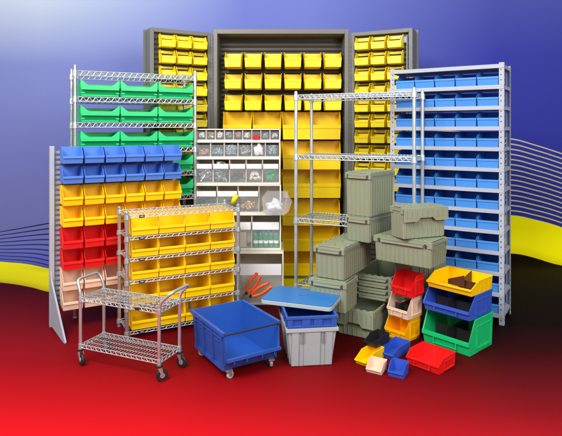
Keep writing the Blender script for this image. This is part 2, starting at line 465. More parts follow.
# ------------------------------------------------------------------ chrome wire rack with green bins
GC, GA, GW, GD = (-1.535, 3.95), R(26), .922, .32
glev = [1.842-.194*k for k in range(10)]
wire_rack('wire_rack', 'tall chrome wire rack holding wide green bins at the left', GC, GA, GW, GD, glev[:9], 1.882, .0125, 'chrome', wr=.0034, drop=.034, bands='chrome')
gmb = bin_mb(.287, .128, .29, .080, cut=.22, taper=.02, lean=.1, t=.006, front_out=.012, hb=.112, ribs=False)
for sg in (-1, 1):        # curved horns that join the rim to the front lip
    n = 8; poly = [(sg*.142, .060)]
    for i in range(n+1):
        q = i/n; poly.append((sg*(.142-.075*q), .128-.048*math.sin(q*PI/2)**1.3 if q > .25 else .128-.048*math.sin(.25*PI/2)**1.3*(q/.25)))
    poly.append((sg*.067, .060))
    gmb.prism(poly, -.016, -.010, 'y')
gmb.box(-.139, .139, -.021, -.0165, .048, .082); gmb.box(-.136, .136, -.012, -.004, .0005, .012)
for sg in (-1, 1): gmb.box(min(sg*.112, sg*.139), max(sg*.112, sg*.139), -.0205, -.016, .020, .030)
gm = gmb.mesh('bin', 'green', .0015)
sp = []
for r in range(1, 6):
    for c_ in range(3):
        x, y = w2(GC, GA, .034+.291*(c_+.5), .005)
        sp.append((x, y, glev[r]+.006, GA, f'wide green bin, {["left","middle","right"][c_]} one on the {["top loaded","second","third","fourth","fifth"][r-1]} shelf of the chrome rack'))
bin_copies(gm, 'storage_bin', sp, group='green bins on the chrome rack')

# ------------------------------------------------------------------ louvred panel rack with blue, yellow, red and ivory bins
PC, PA, PW = (-1.64, 3.79), R(30), .900
pr = thing('louvered_bin_rack', 'free standing grey louvered panel hung with blue, yellow, red and ivory bins', 'bin rack', (PC[0], PC[1], 0), PA)
for x in (0, PW):
    m = MB(); m.box(x-.016, x+.016, (-.03 if x == 0 else -.012), .015, .0, (1.285 if x == 0 else 1.24)); m.build('side_post', 'panel', pr, .002)
    m = MB(); m.prism([(.016, 0), (-.06, .0), (-.41, .0), (-.42, .018), (-.385, .035), (-.031, .40), (-.0305, .012), (.016, .012)], x-.018, x-.0165); 
    m = MB(); m.prism([(-.031, 0.02), (-.33, .0), (-.395, .0), (-.40, .012), (-.05, .33), (-.031, .40)], -.016, -.004)
    fo = m.build('foot_gusset', 'panel', pr, .001); fo.location = (x, 0, 0); fo.rotation_euler = (0, 0, R(7))
m = MB(); m.box(.0165, PW-.0165, -.006, .004, .15, 1.25)
z = .17
while z < 1.25:
    m.prism([(-.006, z), (-.022, z+.018), (-.016, z+.018), (-.006, z+.01)], .02, PW-.02); z += .036
m.build('louvered_panel', 'panel', pr)
zs = [1.166, 1.026, .874, .726, .572, .428, .286, .150]
cols = ['blue', 'blue', 'amber', 'amber', 'red', 'red', 'ivory', 'ivory']
rown = ['upper blue', 'lower blue', 'upper yellow', 'lower yellow', 'upper red', 'lower red', 'upper ivory', 'lower ivory']
pmesh = {}
for k, (z, c_) in enumerate(zip(zs, cols)):
    hh = .112 if k < 2 else .128
    key = (c_, hh)
    if key not in pmesh: pmesh[key] = bin_mb(.136, hh, .172, hh*.45, cut=.38, taper=.06, lean=.08).mesh('bin', c_, .0014)
    sp = []
    for j in range(6):
        x, y = w2(PC, PA, .045+.1435*(j+.5), -.20)
        sp.append((x, y, z, PA, f'{rown[k].split()[1]} bin, {ORD[j]} from the left in the {rown[k]} row, louvered rack'))
    bin_copies(pmesh[key], 'storage_bin', sp, group=f'{rown[k].split()[1]} bins on the louvered rack')

# ------------------------------------------------------------------ low chrome wire rack with yellow bins
EC, EA, EW, ED = (-1.027, 3.533), R(27), .80, .28
elev = [.828, .682, .538, .388, .216, .050]
wire_rack('low_wire_rack', 'waist high chrome wire rack filled with yellow bins, black name tags on its shelves', EC, EA, EW, ED, elev, .850, .0125, 'chrome', tags=.085, wr=.0025, drop=.018)
em = {}
for r in range(5):
    z = elev[r+1]+.005; hh = (elev[r]-elev[r+1])*.835
    e = bin_mb(.184, hh, .27, hh*.42, cut=.13, taper=.03, lean=.03, t=.004).mesh('bin', 'amber', .0014)
    sp = []
    for c_ in range(4):
        x, y = w2(EC, EA, .030+.186*(c_+.5), .002)
        sp.append((x, y, z, EA, f'amber yellow bin, {ORD[c_]} from the left, {["top","second","third","fourth","lowest"][r]} row of the low chrome rack'))
    bin_copies(e, 'storage_bin', sp, group='yellow bins on the low chrome rack')

# ------------------------------------------------------------------ blue-grey steel shelving with blue bins
AC0, AA, AW, AD = (1.595, 3.79), R(-32), .85, .30
sr = thing('steel_shelving', 'tall narrow blue grey steel shelving packed with sky blue bins', 'shelving', (0, 0, 0))
place(sr, AC0, AA, AW, 0, 0)
ao = (sr.location.x, sr.location.y)
AH = 1.885
def angle_post(x, y, sx, sy):
    m = MB(); t_, l_ = .003, .034
    m.box(min(x, x+sx*l_), max(x, x+sx*l_), min(y, y+sy*t_), max(y, y+sy*t_), 0, AH)
    m.box(min(x, x+sx*t_), max(x, x+sx*t_), min(y+sy*t_, y+sy*l_), max(y+sy*t_, y+sy*l_), 0, AH)
    o = m.build('post', 'steel', sr)
    h = MB(); z = .03
    while z < AH-.02:
        xx = x+sx*l_*.6
        h.box(xx-.0035, xx+.0035, min(y-sy*.0006, y-sy*.001), max(y-sy*.0006, y-sy*.001), z, z+.010)
        yy = y+sy*l_*.6
        h.box(min(x-sx*.0006, x-sx*.001), max(x-sx*.0006, x-sx*.001), yy-.0035, yy+.0035, z, z+.010)
        z += .0375
    h.build('bolt_slots', 'cabdark', o)
for x, sx in ((0, 1), (AW, -1)):
    for y, sy in ((0, 1), (AD, -1)): angle_post(x, y, sx, sy)
az = [1.872-.1496*k for k in range(13)]
m = MB(); m.box(.004, AW-.004, .0035, AD-.0035, -.004, 0)
m.box(.004, AW-.004, .0035, .007, -.026, -.0045); m.box(.004, AW-.004, AD-.007, AD-.0035, -.026, -.0045)
m.box(.004, .007, .0075, AD-.0075, -.026, -.0045); m.box(AW-.007, AW-.004, .0075, AD-.0075, -.026, -.0045)
shm = m.mesh('shelf', 'steel')
m = MB()
m.box(.0, AW, -.003, .0, -.027, .002)
lipm = m.mesh('shelf_lip', 'steel', .0008)
for z in az:
    o = bpy.data.objects.new('shelf', shm); C.objects.link(o); o.parent = sr; o.location = (0, 0, z)
    q = bpy.data.objects.new('shelf_lip', lipm); C.objects.link(q); q.parent = o
    q.location = (0, 0, 0)
sbm = bin_mb(.152, .110, .28, .062, cut=.3, taper=.05, lean=.02, t=.004).mesh('bin', 'skyblue', .0013)
sp = []
for r in range(12):
    for c_ in range(5):
        x, y = w2(ao, AA, .040+.155*(c_+.5), .008)
        rw = ['top', 'second', 'third', 'fourth', 'fifth', 'sixth', 'seventh', 'eighth', 'ninth', 'tenth', 'eleventh', 'lowest'][r]
        sp.append((x, y, az[r+1]+.001, AA, f'sky blue bin, {ORD[c_]} from the left on the {rw} level of the steel shelving'))
bin_copies(sbm, 'storage_bin', sp, group='sky blue bins on the steel shelving')

# ------------------------------------------------------------------ empty silver wire rack
JC, JA, JW, JD = (.118, 4.178), R(-25), .92, .33
wire_rack('empty_wire_rack', 'empty silver wire rack in front of the cabinet', JC, JA, JW, JD, [1.674, 1.203, .705, .185], 1.70, .0135, 'silver', wr=.0036, drop=.032, bands='silver')

# ------------------------------------------------------------------ utility cart
XC, XA, XW, XD = (-1.20, 3.171), R(-23), .567, .20
cart = thing('utility_cart', 'two shelf chrome wire cart with bent push handles and black wheels', 'cart', (XC[0], XC[1], 0), XA)
dk = wire_deck(XW, XD, .020, .0027, .020, .018)
dme = dk.mesh('shelf', 'cartmetal')
for z in (.398, .118):
    o = bpy.data.objects.new('shelf', dme); C.objects.link(o); o.parent = cart; o.location = (0, 0, z)
    if z > .3:
        MB().box(XW*.74-.016, XW*.74+.016, -.008, -.004, -.017, -.004).build('name_tag', 'black', o, .001)
for x in (0, XW):
    for y in (0, XD):
        m = MB(); m.cyl((x, y, .085), (x, y, .405), .0095, 12)
        for z in (.398, .118): m.cyl((x, y, z-.026), (x, y, z+.006), .0135, 12, r2=.0115)
        m.build('post', 'cartmetal', cart)
        c_ = bpy.data.objects.new('caster', None); C.objects.link(c_); c_.parent = cart; c_.location = (x, y, 0)
        a = random.choice([0, .5, -.4, .9]); c_.rotation_euler = (0, 0, a)
        b = MB(); b.cyl((0, 0, .082), (0, 0, .094), .021, 14); b.build('bumper', 'rubber', c_, .002)
        b = MB()
        for s_ in (-1, 1): b.prism([(-.012, .082), (.013, .082), (.022, .036), (.012, .030)], s_*.0125-.0015, s_*.0125+.0015, 'y')
        b.box(-.012, .013, -.011, .011, .079, .082); b.build('fork', 'cartmetal', c_)
        b = MB(); b.cyl((.016, -.009, .034), (.016, .009, .034), .034, 22); b.build('tyre', 'rubber', c_, .003, 2)
        b = MB(); b.cyl((.016, -.0115, .034), (.016, .0115, .034), .014, 14); b.build('hub', 'cartmetal', c_)
def arc(pts, k=6):
    out = []
    P = [Vector(p) for p in pts]
    out.append(P[0])
    for i in range(1, len(P)-1):
        a = P[i]+(P[i-1]-P[i]).normalized()*.03; b = P[i]+(P[i+1]-P[i]).normalized()*.03
        for j in range(k+1):
            t = j/k; out.append(a*(1-t)**2+P[i]*2*t*(1-t)+b*t*t)
    out.append(P[-1]); return out
for x, s_ in ((0, -1), (XW, 1)):
    ox = .035 if s_ < 0 else .075
    m = MB(); m.tube(arc([(x, 0, .40), (x+s_*.004, 0, .435), (x+s_*ox, .01, .50), (x+s_*ox, XD-.01, .50), (x+s_*.004, XD, .435), (x, XD, .40)]), .0092, 10)
    m.build('handle', 'cartmetal', cart)

# ------------------------------------------------------------------ big blue mobile bin
GA2 = R(32); gw, gd = .362, .45
g = thing('mobile_bin', 'large blue hopper front bin on four small casters in the foreground', 'bin', (0, 0, 0))
place(g, (-.316, 2.925), GA2, -gw/2, 0, 0)
z0, z1 = .054, .276
def mobile_body():
    m = MB(); t = .009; hh = z1-z0; fh = .082
    bw, tw = gw*.455, gw*.5
    prof = [(gd-.02, 0), (gd, hh), (.0, hh), (-.012, fh+.055), (-.022, fh), (.035, 0)]
    def hx(z): return bw+(tw-bw)*z/hh
    n = len(prof); vs = []
    for sg in (-1, 1):
        for y, z in prof: vs.append((sg*hx(z), y, z+z0))
    ins = [(gd-.02-t, t), (gd-t, hh), (.0, hh), (-.012, fh+.055), (-.022+t, fh), (.035+t, t)]
    for sg in (-1, 1):
        for y, z in ins: vs.append((sg*(hx(z)-t), y, z+z0))
    A, B, a, b = 0, n, 2*n, 3*n
    fs = [tuple(A+i for i in range(n)), tuple(B+i for i in range(n-1, -1, -1)), tuple(a+i for i in range(n)), tuple(b+i for i in range(n-1, -1, -1)),
          (A, B, B+1, A+1), (a, b, b+1, a+1), (A+5, A, B, B+5), (a+5, a, b, b+5), (A+4, B+4, B+5, A+5), (a+4, b+4, b+5, a+5),
          (A+1, a+1, b+1, B+1), (A+4, B+4, b+4, a+4)]
    for i in (1, 2, 3):
        fs += [(A+i, A+i+1, a+i+1, a+i), (B+i, B+i+1, b+i+1, b+i)]
    m.add(vs, fs); return m
m = mobile_body(); hh = z1-z0
for sg in (-1, 1):       # rolled rim and raised side frames
    xo = gw/2
    m.box(min(sg*(xo-.012), sg*(xo+.010)), max(sg*(xo-.012), sg*(xo+.010)), .0, gd+.008, z1-.020, z1+.002)
    for yy in (.02, .145, .27, .385):
        a = sg*(gw*.455+.004); 
        m.frustum((min(a-.008, a+.002), max(a-.008, a+.006), yy, yy+.028), (min(sg*xo-.006, sg*xo+.004), max(sg*xo-.006, sg*xo+.007), yy, yy+.028), z0+.004, z1-.022)
    a = sg*(gw*.455+.003); m.box(a-.007, a+.007, .03, gd-.02, z0-.001, z0+.022)
    a = sg*(gw*.492); m.box(a-.007, a+.007, .02, gd-.02, z1-.048, z1-.034)
m.box(-gw/2-.010, gw/2+.010, gd-.004, gd+.012, z1-.020, z1+.0025)
m.box(-gw/2+.006, gw/2-.006, -.034, -.020, z0+.066, z0+.085)
for xx in (-.13, -.05, .05, .13): m.box(xx-.004, xx+.004, -.031, -.014, z0+.046, z0+.066)
for sg in (-1, 1):
    for yy in (.06, .185, .31):
        a = sg*(gw*.475+.0045); m.box(a-.004, a+.004, yy+.002, yy+.076, z0+.150, z0+.158)
m.build('bin_body', 'toteblue', g, .0025, 2)
m = MB(); m.cyl((-gw/2+.002, -.004, z1-.010), (gw/2-.002, -.004, z1-.010), .0055, 10); m.build('cross_bar', 'black', g)
for x, y, a in ((-.135, .035, .3), (.145, .035, 1.2), (-.145, .41, -.5), (.145, .41, .6)):
    c_ = bpy.data.objects.new('caster', None); C.objects.link(c_); c_.parent = g; c_.location = (x, y, 0); c_.rotation_euler = (0, 0, a)
    b = MB(); b.box(-.02, .02, -.017, .017, .0465, .0535)
    for s_ in (-1, 1): b.prism([(-.012, .047), (.013, .047), (.018, .022), (.008, .018)], s_*.0115-.0015, s_*.0115+.0015, 'y')
    b.build('fork', 'cartmetal', c_)
    b = MB(); b.cyl((.012, -.009, .0225), (.012, .009, .0225), .0225, 20); b.build('wheel', 'greytote', c_, .003)
    b = MB(); b.cyl((.012, -.0105, .0225), (.012, .0105, .0225), .008, 12); b.build('hub', 'rubber', c_)

# ------------------------------------------------------------------ grey tote, nested blue tote and blue lid
def open_box(m, b, t_, z0, z1, th):
    """tapered open container: b,t_=(hx,hy) half sizes"""
    o = [(-b[0],-b[1],z0),(b[0],-b[1],z0),(b[0],b[1],z0),(-b[0],b[1],z0),(-t_[0],-t_[1],z1),(t_[0],-t_[1],z1),(t_[0],t_[1],z1),(-t_[0],t_[1],z1)]
    i = [(-b[0]+th,-b[1]+th,z0+th),(b[0]-th,-b[1]+th,z0+th),(b[0]-th,b[1]-th,z0+th),(-b[0]+th,b[1]-th,z0+th),(-t_[0]+th,-t_[1]+th,z1),(t_[0]-th,-t_[1]+th,z1),(t_[0]-th,t_[1]-th,z1),(-t_[0]+th,t_[1]-th,z1)]
    m.add(o+i, [(0,3,2,1),(0,1,5,4),(1,2,6,5),(2,3,7,6),(3,0,4,7),(8,11,10,9),(8,9,13,12),(9,10,14,13),(10,11,15,14),(11,8,12,15),
                (4,5,13,12),(5,6,14,13),(6,7,15,14),(7,4,12,15)])
HA = R(7)
ht = thing('grey_tote', 'light grey ribbed tote standing on the red floor under the blue lid', 'tote', (0, 0, 0))
place(ht, (.062, 3.136), HA, -.120, -.15, 0)
hloc = ht.location.copy()
m = MB(); open_box(m, (.120, .15), (.148, .178), 0, .232, .006)
def rib_front(m, x, w_, d_, z0, z1, b, t_):   # rib on the front/back faces
    for sg in (-1, 1):
        ya, yb = sg*b[1], sg*t_[1]
        fr = lambda z: (z-0)/.232
        y0_, y1_ = ya+(yb-ya)*fr(z0), ya+(yb-ya)*fr(z1)
        m.frustum((x-w_, x+w_, min(y0_, y0_+sg*d_), max(y0_, y0_+sg*d_)), (x-w_, x+w_, min(y1_, y1_+sg*d_), max(y1_, y1_+sg*d_)), z0, z1)
for x, w_ in ((-.100, .022), (0.0, .050), (.100, .022)): rib_front(m, x, w_, .008, .004, .21, (.12, .15), (.148, .178))
for x in (-.045+.0, -.062, .062, .078): rib_front(m, x, .0025, .012, .14, .212, (.12, .15), (.148, .178))
for sg in (-1, 1):
    for yy in (-.11, -.04, .04, .11):
        m.frustum((min(sg*.119, sg*.128), max(sg*.119, sg*.128), yy-.02, yy+.02), (min(sg*.142, sg*.152), max(sg*.142, sg*.152), yy-.02, yy+.02), .004, .21)
m.box(-.158, .158, -.188, -.172, .212, .2335); m.box(-.158, .158, .172, .188, .212, .2335)
m.box(-.158, -.142, -.1725, .1725, .212, .2335); m.box(.142, .158, -.1725, .1725, .212, .2335)
m.build('tote_body', 'greytote', ht, .0025, 2)
hb = thing('blue_tote', 'blue tote nested inside the light grey tote', 'tote', (hloc.x, hloc.y, .0), HA)
m = MB(); open_box(m, (.108, .135), (.146, .174), .012, .302, .005)
for (a, b_) in (((-.156, .156), (-.182, -.170)), ((-.156, .156), (.170, .182))): m.box(a[0], a[1], b_[0], b_[1], .286, .304)
for sg in (-1, 1): m.box(min(sg*.143, sg*.156), max(sg*.143, sg*.156), -.171, .171, .286, .304)
for x0_, x1_ in ((-.148, -.115), (-.062, -.010), (.010, .062), (.115, .148)):
    m.box(x0_, x1_, -.178, -.165, .236, .2865)
m.box(-.148, .148, -.176, -.16, .236, .246)
for sg in (-1, 1):
    for yy in (-.13, -.03, .07, .15): m.box(min(sg*.142, sg*.153), max(sg*.142, sg*.153), yy-.025, yy+.02, .236, .2865)
m.build('tote_body', 'toteblue', hb, .002)
ld = thing('tote_lid', 'flat blue lid with a light grey edge lying askew across the grey tote', 'lid', (0, 0, 0))
place(ld, (.30, 3.19), R(-20), .228, -.15, .3055)
ld.rotation_euler = (0, 0, R(-20))
def rrect(hx, hy, r, k=5):
    out = []
    for cx, cy, a0 in ((hx-r, hy-r, 0), (-hx+r, hy-r, 90), (-hx+r, -hy+r, 180), (hx-r, -hy+r, 270)):
        for j in range(k+1):
            a = R(a0+90*j/k); out.append((cx+r*math.cos(a), cy+r*math.sin(a)))
    return out
m = MB(); m.prism(rrect(.232, .155, .03), 0, .024, 'z'); m.build('lid_rim', 'greytote', ld, .002)
m = MB(); m.prism(rrect(.228, .151, .028), .0245, .031, 'z'); m.box(-.03, .03, .0, .035, .0305, .034); m.build('lid_top', 'lidblue', ld, .002)

# ------------------------------------------------------------------ stacked clear tip-out bin units
tiers = [  # z0 z1 front Y, columns, label band, lower bound of px
    (1.306, 1.408, 4.385, 9, False), (1.168, 1.304, 4.37, 6, False), (.952, 1.166, 4.36, 5, True),
    (.712, .950, 4.345, 4, True), (.420, .710, 4.33, 3, True), (.002, .418, 4.24, 2, True)]
TX0, TX1, TYB = -.715, -.005, 4.66
names = ['topmost nine-bin', 'second six-bin', 'third five-bin', 'fourth four-bin', 'fifth three-bin', 'lowest two-bin']
bounds = {}
for k, (za, zb, yf, n, band) in enumerate(tiers):
    x1 = TX1+(.006 if k > 2 else 0)+(.02 if k == 5 else 0)
    w_ = x1-TX0
    t = thing('tip_out_bin_unit', f'{names[k]} beige unit of clear tip-out bins in its stack', 'bin unit', (TX0, yf, za), 0, 'stacked units of clear tip out bins')
    D = TYB-yf; H_ = zb-za; fr = .011
    m = MB(); m.box(0, fr*1.6, 0, D, 0, H_); m.box(w_-fr, w_, 0, D, 0, H_)
    m.box(fr*1.6, w_-fr, .0, D, 0, fr*1.2); m.box(fr*1.6, w_-fr, .0, D, H_-fr*.8, H_); m.box(fr*1.6, w_-fr, D-.006, D, fr*1.2, H_-fr*.8)
    iw = (w_-fr*2.6)/n
    for i in range(1, n):
        xx = fr*1.6+iw*i; m.box(xx-.003, xx+.003, .012, D-.006, fr*1.2, H_-fr*.8)
    m.build('cabinet_frame', 'beige', t, .0015)
    for i in range(n):
        xa, xb = TX0+fr*1.6+iw*i+.005, TX0+fr*1.6+iw*(i+1)-.005
        bounds[(k, i)] = (xa, xb, yf, za+fr*1.2, H_)
        if (k, i) == (3, 3): continue
        la, lb = xa-TX0, xb-TX0; zt = H_*(.80)
        m = MB()
        m.prism([(.006, .016), (.003, zt*.35), (-.016 if band else -.006, zt), (-.012 if band else -.003, zt), (.006, zt*.35), (.009, .018)], la, lb)
        dd = min(.13, D-.02)
        for s_ in (la, lb-.002): m.prism([(.01, .018), (.006, zt*.35), (-.010 if band else -.003, zt), (dd*.6, zt*.8), (dd, .02)], s_, s_+.002)
        m.box(la, lb, .01, dd, .0145, .017)
        b = m.build('clear_bin', 'clear', t)
        if band:
            m = MB(); zz0 = zt*.76 if k < 4 else zt*.72
            y0_ = .003+(-.019)*(zz0-zt*.35)/(zt*.65); 
            m.add([(la+.002, y0_-.0022, zz0), (lb-.002, y0_-.0022, zz0), (lb-.002, -.0182, zt-.002), (la+.002, -.0182, zt-.002),
                   (la+.002, y0_-.0012, zz0), (lb-.002, y0_-.0012, zz0), (lb-.002, -.0172, zt-.002), (la+.002, -.0172, zt-.002)],
                  [(0,1,2,3), (7,6,5,4), (0,4,5,1), (1,5,6,2), (2,6,7,3), (3,7,4,0)])
            m.build('label_strip', 'white', b)
def heap(key, mat, label, n, size, fill=.5, rod=True, cat='hardware', w=(0, 1)):
    xa, xb, yf, zb, H_ = bounds[key]; m = MB()
    x0, x1 = xa+(xb-xa)*w[0]+.006, xa+(xb-xa)*w[1]-.006
    rnd = random.Random(key[0]*31+key[1])
    for _ in range(n):
        x = rnd.uniform(x0+size*.4, x1-size*.4); y = rnd.uniform(.02+size*.3, .10); 
        z = rnd.uniform(.004+size*.25, max(.02, H_*fill*(1-.5*abs((x-(x0+x1)/2)/(x1-x0)*2)**2)))+.012
        v = Vector((rnd.uniform(-1, 1), rnd.uniform(-.5, .5), rnd.uniform(-.6, .6))).normalized()*size*.5
        p = Vector((x, y, z))
        if rod:
            m.cyl(p-v, p+v, size*.11, 5); m.cyl(p+v, p+v*1.15, size*.2, 6)
        else:
            m.cyl(p-v*.5, p+v*.5, size*.33, 7)
    o = m.build('hardware_heap', mat, None, loc=(0, yf, zb)); 
    return tag(o, label, cat, None, 'stuff')
for i, (mt, txt) in enumerate([('beige', 'pale washers'), ('brass', 'brass rings'), ('beige', 'pale clips'), ('screw', 'silver nuts'), ('brass', 'tan grommets'), ('beige', 'pale spacers')]):
    heap((0, i), mt, f'small heap of {txt} in bin {i+1} from the left of the topmost tip-out unit', 44, .024, .5, False)
heap((0, 7), 'screw', 'small grey heap just right of the red block in the topmost tip-out unit', 30, .02, .4)
heap((0, 8), 'beige', 'small pale heap in the rightmost bin of the topmost tip-out unit', 30, .02, .4, False)
xa, xb, yf, zb, H_ = bounds[(0, 6)]
m = MB(); m.box(xa+.006, xb-.006, yf-.012, yf-.004+.02, zb+.004, zb+.036); m.cyl(((xa+xb)/2, yf, zb+.036), ((xa+xb)/2, yf, zb+.042), .012, 12)
tag(m.build('red_block', 'red', None, .002), 'small bright red block in the topmost tip-out unit', 'block')
heap((1, 0), 'brass', 'heap of tan screws in the leftmost bin of the six-bin unit', 60, .03, .35)
heap((1, 1), 'bluescrew', 'low heap of bluish screws, second bin of the six-bin unit', 70, .03, .35)
heap((1, 2), 'bluescrew', 'full heap of pale blue screws, third bin of the six-bin unit', 150, .03, .62)
heap((1, 3), 'screw', 'heap of silver bolts, fourth bin of the six-bin unit', 90, .035, .52)
heap((1, 5), 'bluescrew', 'heap of blue grey parts in the rightmost bin of the six-bin unit', 60, .03, .6, False)
heap((2, 0), 'screw', 'few long silver bolts in the leftmost bin of the five-bin unit', 12, .095, .45)
heap((2, 1), 'screw', 'big heap of silver brackets, second bin of the five-bin unit', 80, .065, .68)
heap((2, 2), 'darkpile', 'dark clamps in the middle bin of the five-bin unit', 14, .06, .22)
heap((2, 3), 'beige', 'heap of cream fittings, fourth bin of the five-bin unit', 40, .035, .33, False)
heap((2, 4), 'bottle', 'low heap of green parts in the rightmost bin of the five-bin unit', 26, .05, .5, False)
heap((3, 0), 'darkpile', 'dark parts in the leftmost bin of the four-bin unit', 26, .05, .45, False)
heap((3, 1), 'darkpile', 'dark parts under the yellow handle in the four-bin unit', 26, .05, .3, False)
heap((3, 2), 'brass', 'heap of brown and gold couplings, third bin of the four-bin unit', 44, .055, .30, False)
# white bags
def bag(name, loc, r, label):
    bm = bmesh.new(); bmesh.ops.create_icosphere(bm, subdivisions=3, radius=1)
    rnd = random.Random(3)
    for v in bm.verts:
        k = 1+.18*math.sin(v.co.x*5+2*v.co.z)+.14*math.sin(v.co.z*7+v.co.y*4)+rnd.uniform(-.09, .09)
        v.co = Vector((v.co.x*r[0]*k, v.co.y*r[1]*k, v.co.z*r[2]*k))
    me = bpy.data.meshes.new(name); bm.to_mesh(me); bm.free(); me.materials.append(M['whitebag'])
    o = bpy.data.objects.new(name, me); C.objects.link(o); o.location = loc
    return tag(o, label, 'bag')
xa, xb, yf, zb, H_ = bounds[(1, 4)]
bag('plastic_bag', ((xa+xb)/2+.004, yf+.032, zb+.055), (.036, .022, .044), 'white crumpled bag of parts in the fifth bin of the six-bin unit')
# tipped-open clear bin
tb = thing('tipped_clear_bin', 'clear six-sided bin pulled open beyond the right end of the four-bin unit', 'bin', (.0, 4.20, .712))
hexa = [(-.140, .030), (-.150, .150), (-.105, .205), (.035, .205), (.088, .120), (.060, .040), (.02, .012), (-.11, .012)]
m = MB(); m.prism(hexa, 0, .003, 'y')
for a, b_ in zip(hexa, hexa[1:]+hexa[:1]):
    if a[1] > .2 and b_[1] > .2: continue
    mid_ = Vector(((a[0]+b_[0])/2, 0, (a[1]+b_[1])/2)); c0 = Vector((-.02, 0, .1)); inn = (c0-mid_).normalized()*.003 if abs((c0-mid_).length) > 0 else c0
    m.prism([a, b_, (b_[0]+(-.02-b_[0])*.025, b_[1]+(.1-b_[1])*.025), (a[0]+(-.02-a[0])*.025, a[1]+(.1-a[1])*.025)], .003, .13, 'y')
m.build('bin_shell', 'clear2', tb)
m = MB(); m.prism([(-.03, .03), (.02, .03), (.045, .2), (.06, .2), (.03, .013), (-.03, .013)], .05, .055, 'y'); m.build('inner_wall', 'clear', tb)
bag('plastic_bag', (-.045, 4.265, .790), (.062, .04, .048), 'white crumpled plastic bag lying in the tipped open clear bin')
# fifth unit: carton and green bottles
xa, xb, yf, zb, H_ = bounds[(4, 1)]
m = MB(); m.box(xa+.02, xb-.04, yf+.02, yf+.10, zb+.004, zb+.13)
tag(m.build('carton', 'card', None, .003), 'cream carton standing in the middle bin beside the green bottles', 'carton')
xa, xb, yf, zb, H_ = bounds[(4, 2)]
bp = thing('bottle', 'green bottle', 'bottle', (0, 0, 0)); bp.scale = (1.25, 1.25, 1.25)
m = MB(); m.cyl((0, 0, 0), (0, 0, .075), .0155, 14); m.cyl((0, 0, .075), (0, 0, .095), .0155, 14, r2=.007); m.build('bottle_body', 'bottle', bp, .001)
m = MB(); m.cyl((0, 0, .0955), (0, 0, .112), .0075, 10); m.build('cap', 'smallblue', bp)
m = MB(); m.cyl((0, 0, .026), (0, 0, .044), .0159, 14, caps=False); m.build('bottle_label', 'white', bp)
bl = ['green bottle at the left front of the bottle bin', 'green bottle second from the left in the bottle bin', 'green bottle in the middle of the bottle bin', 'green bottle fourth from the left in the bottle bin', 'green bottle at the right front of the bottle bin',
      'green bottle behind the left pair in the bottle bin', 'green bottle lying tilted on top of the others in the bottle bin']
bs = [(.014, .03, 0), (.056, .035, 0), (.099, .03, 0), (.141, .036, 0), (.183, .032, 0), (.035, .078, .03), (.06, .04, .142)]
for i, (lb_, (bx_, by_, bz_)) in enumerate(zip(bl, bs)):
    o = bp if i == 0 else copy_tree(bp)
    o.location = (xa+.012+bx_, yf+by_, zb+.006+bz_); o['label'] = lb_; o['group'] = 'green bottles in the tip out bin'
    if i == 6: o.rotation_euler = (0, R(70), 0)
# lowest unit: two orange-handled snips
def snips(loc, ang, label):
    t = thing('snips', label, 'tool', loc, 0, 'orange handled tools in the lowest tip out bin')
    t.rotation_euler = (0, -ang, 0); t.scale = (1.0, 1.1, 1.1)
    for s_ in (-1, 1):
        pts = [(.012, 0, s_*.008), (.04, 0, s_*.018), (.08, 0, s_*.024), (.13, 0, s_*.022), (.165, 0, s_*.016), (.175, 0, s_*.020)]
        m = MB(); m.tube(pts, .0115, 10); m.build('grip', 'orangegrip', t)
        m = MB(); m.prism([(-.005, -.012*s_), (.0, .012*s_), (-.045, .012*s_), (-.085, .003*s_), (-.088, .0)], -.004+s_*.0045, .004+s_*.0045, 'y'); m.build('blade', 'screw', t)
    m = MB(); m.cyl((-.002, -.012, 0), (-.002, .012, 0), .010, 12); m.build('pivot', 'black', t)
    return t
snips((-.235, 4.12, .110), R(30), 'orange handled snips leaning to the right in the lowest clear bin')
snips((-.270, 4.15, .125), R(56), 'orange handled cutters standing steeper beside the other orange tool')
# yellow handle
m = MB(); m.tube([(-.395, 4.31, .80), (-.378, 4.30, .84), (-.362, 4.295, .875)], .020, 12)
yo = thing('screwdriver', 'yellow handled screwdriver sticking out of the four-bin unit', 'tool', (0, 0, 0))
m.build('grip', 'yellow', yo, .004, 2)
m = MB(); m.cyl((-.395, 4.31, .80), (-.412, 4.32, .73), .005, 8); m.build('shaft', 'screw', yo)

